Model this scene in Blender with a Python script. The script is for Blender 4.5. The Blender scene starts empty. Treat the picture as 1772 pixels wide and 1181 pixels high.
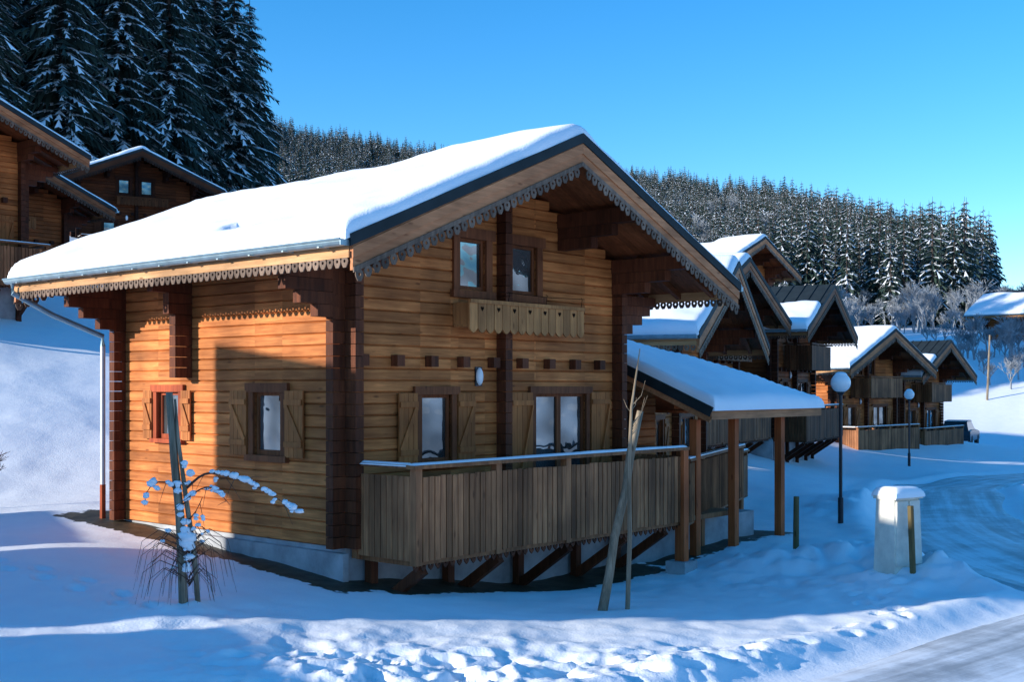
import bpy, math, random
import numpy as np
from mathutils import Vector, Matrix
random.seed(7); rng=np.random.default_rng(7)
scene=bpy.context.scene
rad=math.radians
# ------------------------------------------------------------------ materials
def newmat(name):
    m=bpy.data.materials.new(name); m.use_nodes=True
    nt=m.node_tree; b=nt.nodes["Principled BSDF"]
    return m,nt,b
def N(nt,t,**k):
    n=nt.nodes.new(t)
    for a,v in k.items():
        if a in n.inputs: n.inputs[a].default_value=v
        else: setattr(n,a,v)
    return n
def ramp(nt,stops):
    r=nt.nodes.new("ShaderNodeValToRGB"); e=r.color_ramp.elements
    e[0].position=stops[0][0]; e[0].color=(*stops[0][1],1)
    e[1].position=stops[-1][0]; e[1].color=(*stops[-1][1],1)
    for p,c in stops[1:-1]:
        x=e.new(p); x.color=(*c,1)
    return r
def mixc(nt,mode,fac,a,b):
    m=nt.nodes.new("ShaderNodeMix"); m.data_type='RGBA'; m.blend_type=mode
    for s,v in ((m.inputs[0],fac),(m.inputs[6],a),(m.inputs[7],b)):
        if hasattr(v,"links"): nt.links.new(v,s)
        elif isinstance(v,tuple): s.default_value=(*v,1) if len(v)==3 else v
        else: s.default_value=v
    return m.outputs[2]
def wood(name,light,dark,axis,rough=.65,var=.35,bump=.25):
    m,nt,b=newmat(name); L=nt.links
    tc=N(nt,"ShaderNodeTexCoord"); mp=N(nt,"ShaderNodeMapping")
    sc=[16,16,16]; sc[axis]=1.1
    mp.inputs["Scale"].default_value=sc
    geo=N(nt,"ShaderNodeNewGeometry")
    add=N(nt,"ShaderNodeVectorMath",operation='MULTIPLY_ADD')
    L.new(geo.outputs["Random Per Island"],add.inputs[0]); add.inputs[1].default_value=(13,17,29)
    L.new(tc.outputs["Object"],add.inputs[2]); L.new(add.outputs[0],mp.inputs["Vector"])
    n1=N(nt,"ShaderNodeTexNoise",Scale=1.3,Detail=7.0,Roughness=.65); L.new(mp.outputs[0],n1.inputs["Vector"])
    r=ramp(nt,[(.32,dark),(.52,tuple((a+c)/2 for a,c in zip(light,dark))),(.68,light)])
    L.new(n1.outputs["Fac"],r.inputs[0])
    n2=N(nt,"ShaderNodeTexNoise",Scale=1.1,Detail=3.0); L.new(tc.outputs["Object"],n2.inputs["Vector"])
    r2=ramp(nt,[(.35,(.66,.62,.58)),(.65,(1.15,1.1,1.04))]); L.new(n2.outputs["Fac"],r2.inputs[0])
    mr=N(nt,"ShaderNodeMapRange"); mr.inputs["To Min"].default_value=1-var; mr.inputs["To Max"].default_value=1+var*.45
    L.new(geo.outputs["Random Per Island"],mr.inputs["Value"])
    # knots
    mp2=N(nt,"ShaderNodeMapping"); s2=[6.5,6.5,6.5]; s2[axis]=2.0; mp2.inputs["Scale"].default_value=s2
    L.new(add.outputs[0],mp2.inputs["Vector"])
    vo=N(nt,"ShaderNodeTexVoronoi",Scale=1.0); L.new(mp2.outputs[0],vo.inputs["Vector"])
    r3=ramp(nt,[(.05,(.35,.3,.26)),(.13,(1,1,1))]); L.new(vo.outputs["Distance"],r3.inputs[0])
    c=mixc(nt,'MULTIPLY',1.0,r.outputs[0],r2.outputs[0])
    c=mixc(nt,'MULTIPLY',.8,c,r3.outputs[0])
    c=mixc(nt,'MULTIPLY',1.0,c,mr.outputs[0])
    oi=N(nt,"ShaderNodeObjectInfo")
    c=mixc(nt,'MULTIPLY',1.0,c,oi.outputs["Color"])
    L.new(c,b.inputs["Base Color"]); b.inputs["Roughness"].default_value=rough
    b.inputs["Specular IOR Level"].default_value=.15
    bp=N(nt,"ShaderNodeBump",Strength=bump,Distance=.01); L.new(n1.outputs["Fac"],bp.inputs["Height"]); L.new(bp.outputs[0],b.inputs["Normal"])
    return m
def plain(name,col,rough=.6,metal=0,var=.15,scale=8,bump=.1,bd=.01,spec=.5):
    m,nt,b=newmat(name); L=nt.links
    tc=N(nt,"ShaderNodeTexCoord"); n1=N(nt,"ShaderNodeTexNoise",Scale=float(scale),Detail=6.0,Roughness=.6)
    L.new(tc.outputs["Object"],n1.inputs["Vector"])
    r=ramp(nt,[(.3,tuple(c*(1-var*1.6) for c in col)),(.7,tuple(min(1,c*(1+var)) for c in col))])
    L.new(n1.outputs["Fac"],r.inputs[0]); L.new(r.outputs[0],b.inputs["Base Color"])
    b.inputs["Roughness"].default_value=rough; b.inputs["Metallic"].default_value=metal; b.inputs["Specular IOR Level"].default_value=spec
    bp=N(nt,"ShaderNodeBump",Strength=bump,Distance=bd); L.new(n1.outputs["Fac"],bp.inputs["Height"]); L.new(bp.outputs[0],b.inputs["Normal"])
    return m
HON=((.74,.275,.085),(.38,.118,.032))
M_logx=wood("log_wood_x",*HON,0); M_logy=wood("log_wood_y",*HON,1)
M_dark=wood("stained_wood_dark",(.19,.058,.024),(.08,.025,.012),2,var=.3)
M_frame=wood("window_frame_wood",(.30,.10,.040),(.16,.052,.020),2,var=.2)
M_soff=wood("soffit_wood",(.32,.10,.038),(.17,.055,.020),0,var=.3)
M_barge=wood("bargeboard_wood",(.66,.28,.13),(.42,.17,.075),0,var=.15)
M_grey=wood("weathered_wood",(.27,.19,.14),(.12,.08,.06),2,var=.4)
M_fasc=wood("fascia_wood",(.66,.38,.19),(.44,.23,.10),1,var=.15)
M_pick=wood("picket_wood",(.50,.215,.095),(.22,.09,.042),2,var=.5)
M_shut=wood("shutter_wood",(.54,.20,.06),(.34,.115,.035),2,var=.2)
M_box=wood("flower_box_wood",(.70,.32,.115),(.40,.17,.06),2,var=.3)
M_red=wood("red_wood",(.46,.10,.035),(.26,.05,.02),2,var=.2)
M_post=wood("post_wood",(.55,.14,.045),(.34,.08,.025),2,var=.2)
M_bark=wood("stake_bark",(.42,.34,.25),(.12,.10,.07),2,var=.2,bump=.6)
M_green=wood("treated_stake",(.24,.19,.09),(.11,.085,.04),2,var=.2,bump=.4)
M_metal=plain("metal_roof",(.022,.030,.032),.7,0,.2,3,spec=.2)
M_zinc=plain("zinc_gutter",(.30,.40,.43),.4,.5,.15,6)
M_pipe=plain("white_pipe",(.6,.6,.6),.4,0,.1,6)
M_conc=plain("concrete",(.38,.38,.38),.9,0,.25,2.5,.3)
M_black=plain("black_metal",(.03,.03,.035),.4,.4,.2,6)
M_hole=plain("dark_cutout",(.02,.012,.008),.9,0,.2,6,spec=0)
M_twig=plain("twig_bark",(.10,.045,.03),.9,0,.3,8)
M_lampg=plain("white_globe",(.86,.86,.85),.3,0,.04,3,.02)
M_cream=plain("cream_panel",(.76,.71,.60),.6,0,.12,5,.1)
M_needle=plain("spruce_needles",(.018,.045,.034),.8,0,.4,1.2,.3,.05)
M_trunk=plain("spruce_bark",(.07,.05,.04),.9,0,.3,3)
M_frost=plain("frosted_twigs",(.33,.35,.37),.9,0,.5,.9)
M_car=plain("dark_car_paint",(.018,.022,.03),.25,.2,.1,3,0)
M_cglass=plain("car_glass",(.02,.025,.03),.08,0,.1,3,0)
M_tyre=plain("tyre_rubber",(.02,.02,.02),.8,0,.1,5)
def glassmat(name,c):
    m,nt,b=newmat(name); b.inputs["Roughness"].default_value=.03
    b.inputs["Metallic"].default_value=.75
    tc=N(nt,"ShaderNodeTexCoord"); n=N(nt,"ShaderNodeTexNoise",Scale=3.5,Detail=1.0); nt.links.new(tc.outputs["Object"],n.inputs["Vector"])
    bp=N(nt,"ShaderNodeBump",Strength=.5,Distance=.03); nt.links.new(n.outputs["Fac"],bp.inputs["Height"]); nt.links.new(bp.outputs[0],b.inputs["Normal"])
    n2=N(nt,"ShaderNodeTexNoise",Scale=1.3,Detail=1.0); nt.links.new(tc.outputs["Object"],n2.inputs["Vector"])
    r=ramp(nt,[(.40,tuple(q*.4 for q in c)),(.58,c)]); nt.links.new(n2.outputs["Fac"],r.inputs[0]); nt.links.new(r.outputs[0],b.inputs["Base Color"])  # mottled base colour stands in for reflections in the panes
    return m
M_glass=glassmat("window_glass",(.29,.31,.31))
def snowmat(name,ground=False):
    m,nt,b=newmat(name); L=nt.links
    tc=N(nt,"ShaderNodeTexCoord")
    n1=N(nt,"ShaderNodeTexNoise",Scale=2.2,Detail=8.0,Roughness=.6); n2=N(nt,"ShaderNodeTexNoise",Scale=38.0,Detail=4.0)
    for n in (n1,n2): L.new(tc.outputs["Object"],n.inputs["Vector"])
    r=ramp(nt,[(.3,(.86,.88,.91)),(.7,(.93,.94,.94))]); L.new(n1.outputs["Fac"],r.inputs[0])
    col=r.outputs[0]
    b.inputs["Roughness"].default_value=.55; b.inputs["Specular IOR Level"].default_value=.3
    b1=N(nt,"ShaderNodeBump",Strength=.45,Distance=.035 if ground else .02); L.new(n1.outputs["Fac"],b1.inputs["Height"])
    b2=N(nt,"ShaderNodeBump",Strength=.4,Distance=.012); L.new(n2.outputs["Fac"],b2.inputs["Height"]); L.new(b1.outputs[0],b2.inputs["Normal"])
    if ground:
        at=N(nt,"ShaderNodeAttribute"); at.attribute_name="soil_and_shade"
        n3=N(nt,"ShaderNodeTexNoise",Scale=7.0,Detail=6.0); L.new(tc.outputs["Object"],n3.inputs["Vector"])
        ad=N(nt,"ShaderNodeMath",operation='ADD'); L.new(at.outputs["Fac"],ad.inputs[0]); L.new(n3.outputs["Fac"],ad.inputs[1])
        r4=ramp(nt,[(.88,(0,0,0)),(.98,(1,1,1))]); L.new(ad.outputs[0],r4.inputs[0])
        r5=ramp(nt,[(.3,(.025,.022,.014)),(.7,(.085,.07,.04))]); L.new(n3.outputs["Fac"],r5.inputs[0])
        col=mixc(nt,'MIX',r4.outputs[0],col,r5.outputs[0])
    L.new(col,b.inputs["Base Color"]); L.new(b2.outputs[0],b.inputs["Normal"])
    return m
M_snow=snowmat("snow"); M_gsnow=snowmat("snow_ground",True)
def roadmat():
    m,nt,b=newmat("icy_road"); L=nt.links
    tc=N(nt,"ShaderNodeTexCoord"); mp=N(nt,"ShaderNodeMapping"); mp.inputs["Scale"].default_value=(5,.10,1)
    L.new(tc.outputs["UV"],mp.inputs["Vector"])
    n1=N(nt,"ShaderNodeTexNoise",Scale=1.0,Detail=6.0,Roughness=.65); L.new(mp.outputs[0],n1.inputs["Vector"])
    n2=N(nt,"ShaderNodeTexNoise",Scale=.9,Detail=9.0,Roughness=.72); L.new(tc.outputs["Object"],n2.inputs["Vector"])
    ml=N(nt,"ShaderNodeMath",operation='MULTIPLY_ADD'); L.new(n1.outputs["Fac"],ml.inputs[0]); ml.inputs[1].default_value=1.2; ml.inputs[2].default_value=-.1
    ad=N(nt,"ShaderNodeMath",operation='ADD'); L.new(ml.outputs[0],ad.inputs[0]); L.new(n2.outputs["Fac"],ad.inputs[1])
    mr=N(nt,"ShaderNodeMath",operation='MULTIPLY_ADD'); L.new(ad.outputs[0],mr.inputs[0]); mr.inputs[1].default_value=1.0; mr.inputs[2].default_value=-.5
    r=ramp(nt,[(.34,(.34,.34,.34)),(.50,(.56,.565,.57)),(.66,(.82,.84,.86))])
    L.new(mr.outputs[0],r.inputs[0]); L.new(r.outputs[0],b.inputs["Base Color"]); b.inputs["Roughness"].default_value=.5
    bp=N(nt,"ShaderNodeBump",Strength=.35,Distance=.03); L.new(ad.outputs[0],bp.inputs["Height"]); L.new(bp.outputs[0],b.inputs["Normal"])
    return m
M_road=roadmat()
# ------------------------------------------------------------------ mesh builder
class MB:
    def __init__(s): s.v=[]; s.f=[]; s.mi=[]; s.cur=0
    def add(s,vs,fs):
        o=len(s.v); s.v.extend([tuple(p) for p in vs]); s.f.extend([tuple(i+o for i in f) for f in fs]); s.mi.extend([s.cur]*len(fs))
    def box(s,a0,a1,b0,b1,c0,c1,M=None):
        vs=[(a,b,c) for c in (c0,c1) for b in (b0,b1) for a in (a0,a1)]
        if M: vs=[M(*p) for p in vs]
        s.add(vs,[(0,2,3,1),(4,5,7,6),(0,1,5,4),(2,6,7,3),(0,4,6,2),(1,3,7,5)])
    def beam(s,p0,p1,w,h):
        p0=Vector(p0);p1=Vector(p1);d=(p1-p0).normalized()
        up=Vector((0,0,1)) if abs(d.z)<.95 else Vector((0,1,0))
        x=d.cross(up).normalized(); y=x.cross(d).normalized()
        vs=[p+x*(i*w/2)+y*(j*h/2) for p in (p0,p1) for j in (-1,1) for i in (-1,1)]
        s.add(vs,[(0,1,3,2),(4,6,7,5),(0,4,5,1),(2,3,7,6),(0,2,6,4),(1,5,7,3)])
    def prism(s,ends0,ends1):
        n=len(ends0); s.add(list(ends0)+list(ends1),[tuple(range(n))[::-1],tuple(range(n,2*n))]+[(i,(i+1)%n,n+(i+1)%n,n+i) for i in range(n)])
    def tube(s,path,rs,n=6,cap=True):
        path=[Vector(p) for p in path]; o=[]
        for i,p in enumerate(path):
            d=(path[min(i+1,len(path)-1)]-path[max(i-1,0)]).normalized()
            up=Vector((0,0,1)) if abs(d.z)<.9 else Vector((0,1,0))
            x=d.cross(up).normalized(); y=x.cross(d).normalized(); r=rs[i] if hasattr(rs,'__len__') else rs
            o+= [p+x*(r*math.cos(2*math.pi*k/n))+y*(r*math.sin(2*math.pi*k/n)) for k in range(n)]
        fs=[(i*n+k,i*n+(k+1)%n,(i+1)*n+(k+1)%n,(i+1)*n+k) for i in range(len(path)-1) for k in range(n)]
        if cap: fs+=[tuple(range(n))[::-1],tuple(range((len(path)-1)*n,len(path)*n))]
        s.add(o,fs)
    def blob(s,c,rx,ry,rz,n=9,m=6,jit=.15):
        vs=[];fs=[]
        for j in range(m+1):
            ph=math.pi*j/m
            for i in range(n):
                th=2*math.pi*i/n; k=1+random.uniform(-jit,jit)
                vs.append((c[0]+rx*k*math.sin(ph)*math.cos(th),c[1]+ry*k*math.sin(ph)*math.sin(th),c[2]+rz*k*math.cos(ph)))
        for j in range(m):
            for i in range(n): fs.append((j*n+i,j*n+(i+1)%n,(j+1)*n+(i+1)%n,(j+1)*n+i))
        s.add(vs,fs)
    def mesh(s,name,mats,smooth=False):
        me=bpy.data.meshes.new(name); me.from_pydata(s.v,[],s.f)
        if not isinstance(mats,(list,tuple)): mats=[mats]
        for m in mats: me.materials.append(m)
        if len(mats)>1: me.polygons.foreach_set("material_index",s.mi)
        if smooth: me.polygons.foreach_set("use_smooth",[True]*len(me.polygons))
        me.update(); return me
def obj(name,me,parent=None,loc=None,rz=None,color=None):
    o=bpy.data.objects.new(name,me); scene.collection.objects.link(o)
    if parent: o.parent=parent
    if loc is not None: o.location=loc
    if rz is not None: o.rotation_euler=(0,0,rz)
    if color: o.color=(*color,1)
    return o
# ------------------------------------------------------------------ terrain
def hsh(i,j):
    t=np.sin(i*127.1+j*311.7)*43758.5453; return t-np.floor(t)
def vn(x,y):
    xi=np.floor(x); yi=np.floor(y); fx=x-xi; fy=y-yi; fx=fx*fx*(3-2*fx); fy=fy*fy*(3-2*fy)
    a=hsh(xi,yi);b=hsh(xi+1,yi);c=hsh(xi,yi+1);d=hsh(xi+1,yi+1)
    return (a*(1-fx)+b*fx)*(1-fy)+(c*(1-fx)+d*fx)*fy-.5
def fbm(x,y,o=4):
    t=0;a=1.
    for k in range(o): t=t+a*vn(x*2**k+k*17.3,y*2**k-k*9.1); a*=.5
    return t
def sst(a,b,x):
    t=np.clip((x-a)/(b-a),0,1); return t*t*(3-2*t)
HT=np.array([ # deg, R0, z0, Rc, Hc
(-180,150,-2,600,60),(-110,150,-2,600,40),(-60,90,2,500,60),(-28,60,8,350,85),(-23,60,8,350,88),(-11,90,5,500,96),(-4.6,100,3,500,88),
(6.1,120,2,500,78),(11.2,130,3,450,63),(16.4,150,5,370,36),(21.3,150,6,300,19),(24,150,6,300,14),(35,150,4,320,14),(60,150,-1,400,25),(110,150,-3,500,70),(180,150,-2,600,60)],float)
def hills(x,y):
    az=np.degrees(np.arctan2(x,y)); r=np.hypot(x,y)
    R0,z0,Rc,Hc=[np.interp(az,HT[:,0],HT[:,k]) for k in (1,2,3,4)]
    t=np.clip((r-R0)/(Rc-R0),0,1)
    base=z0*sst(60,R0+1,r)+(-2.5)*(1-sst(60,R0+1,r))
    return base+(Hc-z0)*(t**1.25)*(1-.25*sst(0,800,np.maximum(r-Rc,0)))+ 3*fbm(x/45,y/45,3)*sst(90,200,r)
CP=[(-2,14.5,-2.33),(-5.8,17.8,-1.93),(-4,16,-2.12),(-.3,14.6,-2.56),(1,15.5,-2.66),(.5,16.5,-2.8),(2.2,17.3,-2.8),(3.2,18.2,-2.8),(4,18,-2.75),(5,21,-2.6),(4.9,24,-2.75),(0,11.5,-2.55),(-5,11,-2.3),(-3.4,12.4,-2.3),(-9,12,-2.1),
(-9,17.5,-1.95),(-8,20.5,-1.7),(-9.5,24,-.6),(-13.4,33,1.8),(-8,33,.9),(-14,27,.6),(-20,30,3.0),(-17,57,6.5),(-17,45,4.6),(11,41,-2.95),(16,50,-2.95),(21,57,-3),(30,60,-3.3),(28,72,-3.7),(36,80,-2.8),(8,17,-2.6),
(6.6,24,-2.72),(12,30,-2.75),(20,40,-3),(13,63,.5),(2,38,-.5),(-3,22,-1.8),(4,30,-2.3),(-15,10,-2.05),(-25,12,-1.8),(-32,30,3.2),(-15,0,-2.3),(0,0,-2.4),(10,5,-2.7),(10,-15,-2.5),(-30,-10,-2),(40,10,-3),(40,40,-3.2),(42,72,-2.2),(50,110,2.0),(-12,-30,-2)]
for a in range(-180,180,15):
    for r in (105,):
        x=r*math.sin(rad(a)); y=r*math.cos(rad(a)); CP.append((x,y,float(hills(np.array(x),np.array(y)))))
CP=np.array(CP)
def ker(d): return np.where(d>0,d*d*np.log(np.maximum(d,1e-9)),0)
n=len(CP); D=np.hypot(CP[:,None,0]-CP[None,:,0],CP[:,None,1]-CP[None,:,1])/10
A=np.zeros((n+3,n+3)); A[:n,:n]=ker(D)+np.eye(n)*.01; Pm=np.c_[np.ones(n),CP[:,0]/10,CP[:,1]/10]; A[:n,n:]=Pm; A[n:,:n]=Pm.T
Wt=np.linalg.solve(A,np.r_[CP[:,2],0,0,0])
def tps(x,y):
    z=Wt[n]+Wt[n+1]*x/10+Wt[n+2]*y/10
    for k in range(n): z=z+Wt[k]*ker(np.hypot(x-CP[k,0],y-CP[k,1])/10)
    return z
def catmull(P,step=.3):
    P=[Vector(p) for p in P]; out=[]
    for i in range(len(P)-1):
        p0=P[max(i-1,0)];p1=P[i];p2=P[i+1];p3=P[min(i+2,len(P)-1)]
        k=max(2,int((p2-p1).length/step))
        for j in range(k):
            t=j/k; out.append(.5*((2*p1)+(p2-p0)*t+(2*p0-5*p1+4*p2-p3)*t*t+(3*p1-p0-3*p2+p3)*t**3))
    out.append(P[-1]); return out
R1=catmull([(-8,-2),(-2.5,4.0),(3.4,8.8),(8.8,13.8),(15,19.5),(26,28),(45,40)]); R2=catmull([(8.6,14.6),(7.9,18.0),(8.6,23),(10.8,30),(13.6,37),(17.6,43),(25,50),(42,60)])
def rdist(x,y):
    d=np.full(np.shape(x),1e3)
    for R,hw in ((R1,2.5),(R2,1.45)):
        for p in R[::3]: d=np.minimum(d,np.hypot(x-p.x,y-p.y)-hw)
    return d
BUMPS=[(3.4,18.0,.16,.45),(4.0,18.5,.16,.5),(4.9,18.4,.2,.5),(5.8,18.5,.22,.6),(6.3,17.2,.20,.35),(6.0,16.6,.2,.3),(5.0,16.6,.12,.4),(-3.35,12.4,.08,.5),(8.5,28,.3,.8),(7.3,26,.25,.8)]
FP=[]
def trail(pts):
    T=catmull(pts,.33)
    for i,p in enumerate(T[:-1]):
        d=(T[i+1]-p).normalized(); nn=Vector((-d.y,d.x)); q=p+nn*(.13 if i%2 else -.13)+Vector((random.uniform(-.05,.05),random.uniform(-.05,.05))); FP.append((q.x,q.y,d.x,d.y))
trail([(-2.6,10.6),(-1,11.2),(.8,11.4),(2.6,12.2),(4.2,13.6)]); trail([(-1.8,10.2),(0,10.6),(1.6,11.1),(3.0,11.6)]); trail([(4.4,13.8),(4.6,15.5),(5.6,16.2)]); trail([(-8,13.8),(-6.2,14.2),(-4.6,13.2),(-3.6,11.9)])
for k in range(46): 
    a=random.uniform(0,6.28); x_=random.uniform(-2.4,3.2); FP.append((x_,random.uniform(10.2,11.4)+.25*x_*.6,math.cos(a),math.sin(a)))
def ground(x,y,detail=True):
    x=np.asarray(x,float); y=np.asarray(y,float); r=np.hypot(x,y)
    w=sst(75,104,r); z=np.where(w<1,tps(x,y),0)*(1-w)+hills(x,y)*w
    rd=rdist(x,y); off=sst(-.1,.5,rd)
    z=z-.09*(1-off)+.06*np.exp(-((rd-.45)/.3)**2)
    if detail:
        z=z+off*(.06*fbm(x*.7,y*.7,3)+.02*fbm(x*3,y*3,3)*sst(60,20,r)*sst(-7,-3,x-.2*(y-15)))
        rough=np.exp(-((y-10.9-.12*x)/1.25)**2)*sst(-4,-2.2,x)*sst(6,3,x)
        z=z+off*rough*(.13*fbm(x*2.0+5,y*2.0,4)+.02+.03*fbm(x*9,y*9,2))
        rough2=np.exp(-((x-6)/3.)**2-((y-17.5)/2.5)**2); z=z+off*rough2*.14*fbm(x*3.1+5,y*3.1,4)
        for bx,by,a,s in BUMPS: z=z+a*off*np.exp(-((x-bx)**2+(y-by)**2)/(2*s*s))*(1+.8*fbm(x*4,y*4,2))
        near=(r>8)&(r<20)&(abs(x)<10)
        if near.any():
            xn=x[near]; yn=y[near]; dz=np.zeros_like(xn)
            for fx,fy,dx,dy in FP:
                u_=(xn-fx)*dx+(yn-fy)*dy; v_=-(xn-fx)*dy+(yn-fy)*dx; q=(u_/.15)**2+(v_/.075)**2
                dz+= -.05*np.exp(-q**2)+.015*np.exp(-((np.sqrt(q)-1.45)/.3)**2)
            z=z.copy(); z[near]+=np.clip(dz,-.08,.04)*off[near]
    return z
def gz(x,y): return float(ground(np.array([x]),np.array([y]))[0])
TH=rad(49); U=Vector((math.cos(TH),math.sin(TH))); V=Vector((-math.sin(TH),math.cos(TH))); C0=Vector((-2.01,14.5))
def loc2w(s,v): p=C0+U*s+V*v; return p.x,p.y
ang=np.r_[np.arange(-180,-33,5),np.arange(-32,32.01,.17),np.arange(33,180.1,5)]; ang[-1]=180
rr=[0.4]
while rr[-1]<3200: rr.append(rr[-1]*(1.1 if rr[-1]<7.5 else 1.0045 if rr[-1]<18 else 1.007 if rr[-1]<26 else 1.012 if rr[-1]<70 else 1.03))
rr=np.array(rr); AA,RR=np.meshgrid(np.radians(ang),rr); X=RR*np.sin(AA); Y=RR*np.cos(AA); Z=ground(X,Y)
nr,na=X.shape
idx=np.arange(nr*na).reshape(nr,na)
F=np.stack([idx[:-1,:-1],idx[:-1,1:],idx[1:,1:],idx[1:,:-1]],-1).reshape(-1,4)
me=bpy.data.meshes.new("snowy_ground"); me.from_pydata(np.stack([X,Y,Z],-1).reshape(-1,3).tolist(),[],F.tolist())
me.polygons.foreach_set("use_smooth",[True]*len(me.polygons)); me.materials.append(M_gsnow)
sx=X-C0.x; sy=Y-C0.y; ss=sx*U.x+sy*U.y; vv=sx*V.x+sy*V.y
soil_and_shade=sst(-.72,-.40,ss)*sst(.5,.1,ss)*sst(-.9,-.2,vv)*sst(6.6,5.6,vv)*.75
soil_and_shade=np.maximum(soil_and_shade,sst(-.1,.2,ss)*sst(6.2,5.6,ss)*sst(-1.0,-.7,vv)*sst(.6,.1,vv)*.7)  # shade under the balcony, painted in with the soil colour
soil_and_shade=np.maximum(soil_and_shade,sst(5.6,6.2,ss)*sst(10.6,10.1,ss)*sst(-1.0,-.4,vv)*sst(5,4,vv)*.7)
at=me.attributes.new("soil_and_shade",'FLOAT','POINT'); at.data.foreach_set("value",soil_and_shade.ravel().astype(np.float32))
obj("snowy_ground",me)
def road(name,R,hw,dz):
    K=17; vs=[];fs=[];uv=[]; dist=0
    for i,p in enumerate(R):
        t=(R[min(i+1,len(R)-1)]-R[max(i-1,0)]).normalized(); nrm=Vector((t.y,-t.x))
        if i: dist+=(p-R[i-1]).length
        for k in range(K):
            o=(k/(K-1)*2-1)*(hw+.12*math.sin(i*.21+k*.1)); q=p+nrm*o; vs.append((q.x,q.y)); uv.append((o/2,dist))
    a=np.array(vs); z=ground(a[:,0],a[:,1],False); rut=np.array([.015*math.cos(u[0]*2*math.pi/.75) for u in uv])
    r=np.hypot(a[:,0],a[:,1]); z=z+dz+rut+.02*sst(20,60,r)
    kk=np.tile(np.arange(K),len(R)); edge=(kk==0)|(kk==K-1); z=z-edge*.12
    z=z.reshape(-1,K); 
    if name!="road":
        for i in range(4): z[i]-=.1*(1-i/4)
    z=z.ravel()
    for i in range(len(R)-1):
        for k in range(K-1): fs.append((i*K+k,i*K+k+1,(i+1)*K+k+1,(i+1)*K+k))
    m=bpy.data.meshes.new(name); m.from_pydata(np.c_[a,z].tolist(),[],fs); m.materials.append(M_road)
    l=m.uv_layers.new(); 
    for lp in m.loops: l.data[lp.index].uv=uv[lp.vertex_index]
    m.polygons.foreach_set("use_smooth",[True]*len(m.polygons)); obj(name,m)
road("road",R1,2.5,.035); road("side_road",R2,1.45,.042)
# ------------------------------------------------------------------ chalet
W=5.55; Ln=4.98; e=1.145; g=1.415; gb=.88; zE=3.55; p=.424; xm=W/2; zA=zE+p*(xm+e)
def zr(x): return zE+p*min(x+e,W+e-x)
MG=lambda a,d,z:(a,-d,z); ML=lambda a,d,z:(-d,a,z); MBk=lambda a,d,z:(a,Ln+d,z); MR=lambda a,d,z:(W+d,a,z)
CH=.145
def log_wall(mb,M,a0,a1,topf,holes,z0=0):
    z=z0; zmax=max(topf(a0+(a1-a0)*k/40) for k in range(41))
    while z<zmax-.02:
        zb=z; zt=z+CH; z=zt
        inside=[a0+(a1-a0)*k/200 for k in range(201)]
        ok=[a for a in inside if topf(a)>=zt-.03]
        if not ok: break
        lo,hi=min(ok),max(ok)
        cuts=sorted(set([lo,hi]+[h for H in holes for h in H[:2] if lo<h<hi]))
        for c0,c1 in zip(cuts[:-1],cuts[1:]):
            mid=(c0+c1)/2; segs=[(zb,zt)]
            for H in holes:
                if H[0]<mid<H[1]:
                    ns=[]
                    for q0,q1 in segs:
                        if H[3]<=q0 or H[2]>=q1: ns.append((q0,q1)); continue
                        if H[2]>q0: ns.append((q0,H[2]))
                        if H[3]<q1: ns.append((H[3],q1))
                    segs=ns
            for q0,q1 in segs:
                if q1-q0<.02: continue
                c=.014; dp=.026; pr=[(-.1,q0),(-dp,q0),(0,q0+c),(0,q1-c),(-dp,q1),(-.1,q1)]
                mb.prism([M(c0,d,zz) for d,zz in pr],[M(c1,d,zz) for d,zz in pr])
def lobe(mb,M,a,z,d0,d1,r=.05,h=.017,n=10):
    ro=[];ri=[]
    for k in range(n):
        t=2*math.pi*k/n; q=r*(1+.45*max(0,-math.sin(t))**6); ro.append((a+q*math.cos(t),z+q*math.sin(t))); ri.append((a+h*math.cos(t),z+h*math.sin(t)))
    vs=[M(x,d,y) for d in (d1,d0) for L in (ro,ri) for x,y in L]; fs=[]
    for k in range(n):
        j=(k+1)%n; fs+=[(k,j,n+j,n+k),(2*n+k,3*n+k,3*n+j,2*n+j),(k,2*n+k,2*n+j,j),(n+k,n+j,3*n+j,3*n+k)]
    mb.add(vs,fs)
def snow_sheet(x0,x1,y0,y1,hf,T,tf=None,R=.13,wb=.035):
    def samp(a,b):
        ed=[0,.006,.02,.045,.08,.13]; m=[]
        q=a+.2
        while q<b-.2: m.append(q); q+=.1
        return np.array([a+i for i in ed]+m+[b-i for i in ed[::-1]])
    xs=samp(x0,x1); ys=samp(y0,y1); XX,YY=np.meshgrid(xs,ys)
    wob=wb*fbm(XX*2.1+3,YY*2.1,3)
    d=np.minimum(np.minimum(XX-x0,x1-XX),np.minimum(YY-y0,y1-YY)); q=np.clip(1-d/R,0,1); ed=np.sqrt(np.clip(1-q*q,0,1))
    t=T*(1+.35*fbm(XX*1.1+8,YY*1.1,3))
    if tf is not None: t=t*tf(XX,YY)
    base=np.vectorize(hf)(XX,YY)
    zz=base+ed*t-.02*(1-ed)
    XX=XX+wob; YY=YY+wob*.8
    ny,nx=XX.shape; id=np.arange(nx*ny).reshape(ny,nx)
    F=np.stack([id[:-1,:-1],id[:-1,1:],id[1:,1:],id[1:,:-1]],-1).reshape(-1,4)
    return np.stack([XX,YY,zz],-1).reshape(-1,3).tolist(),F.tolist()
P={}
def part(k,mat,smooth=False):
    if k not in P: P[k]=(MB(),mat,smooth)
    return P[k][0]
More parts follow.
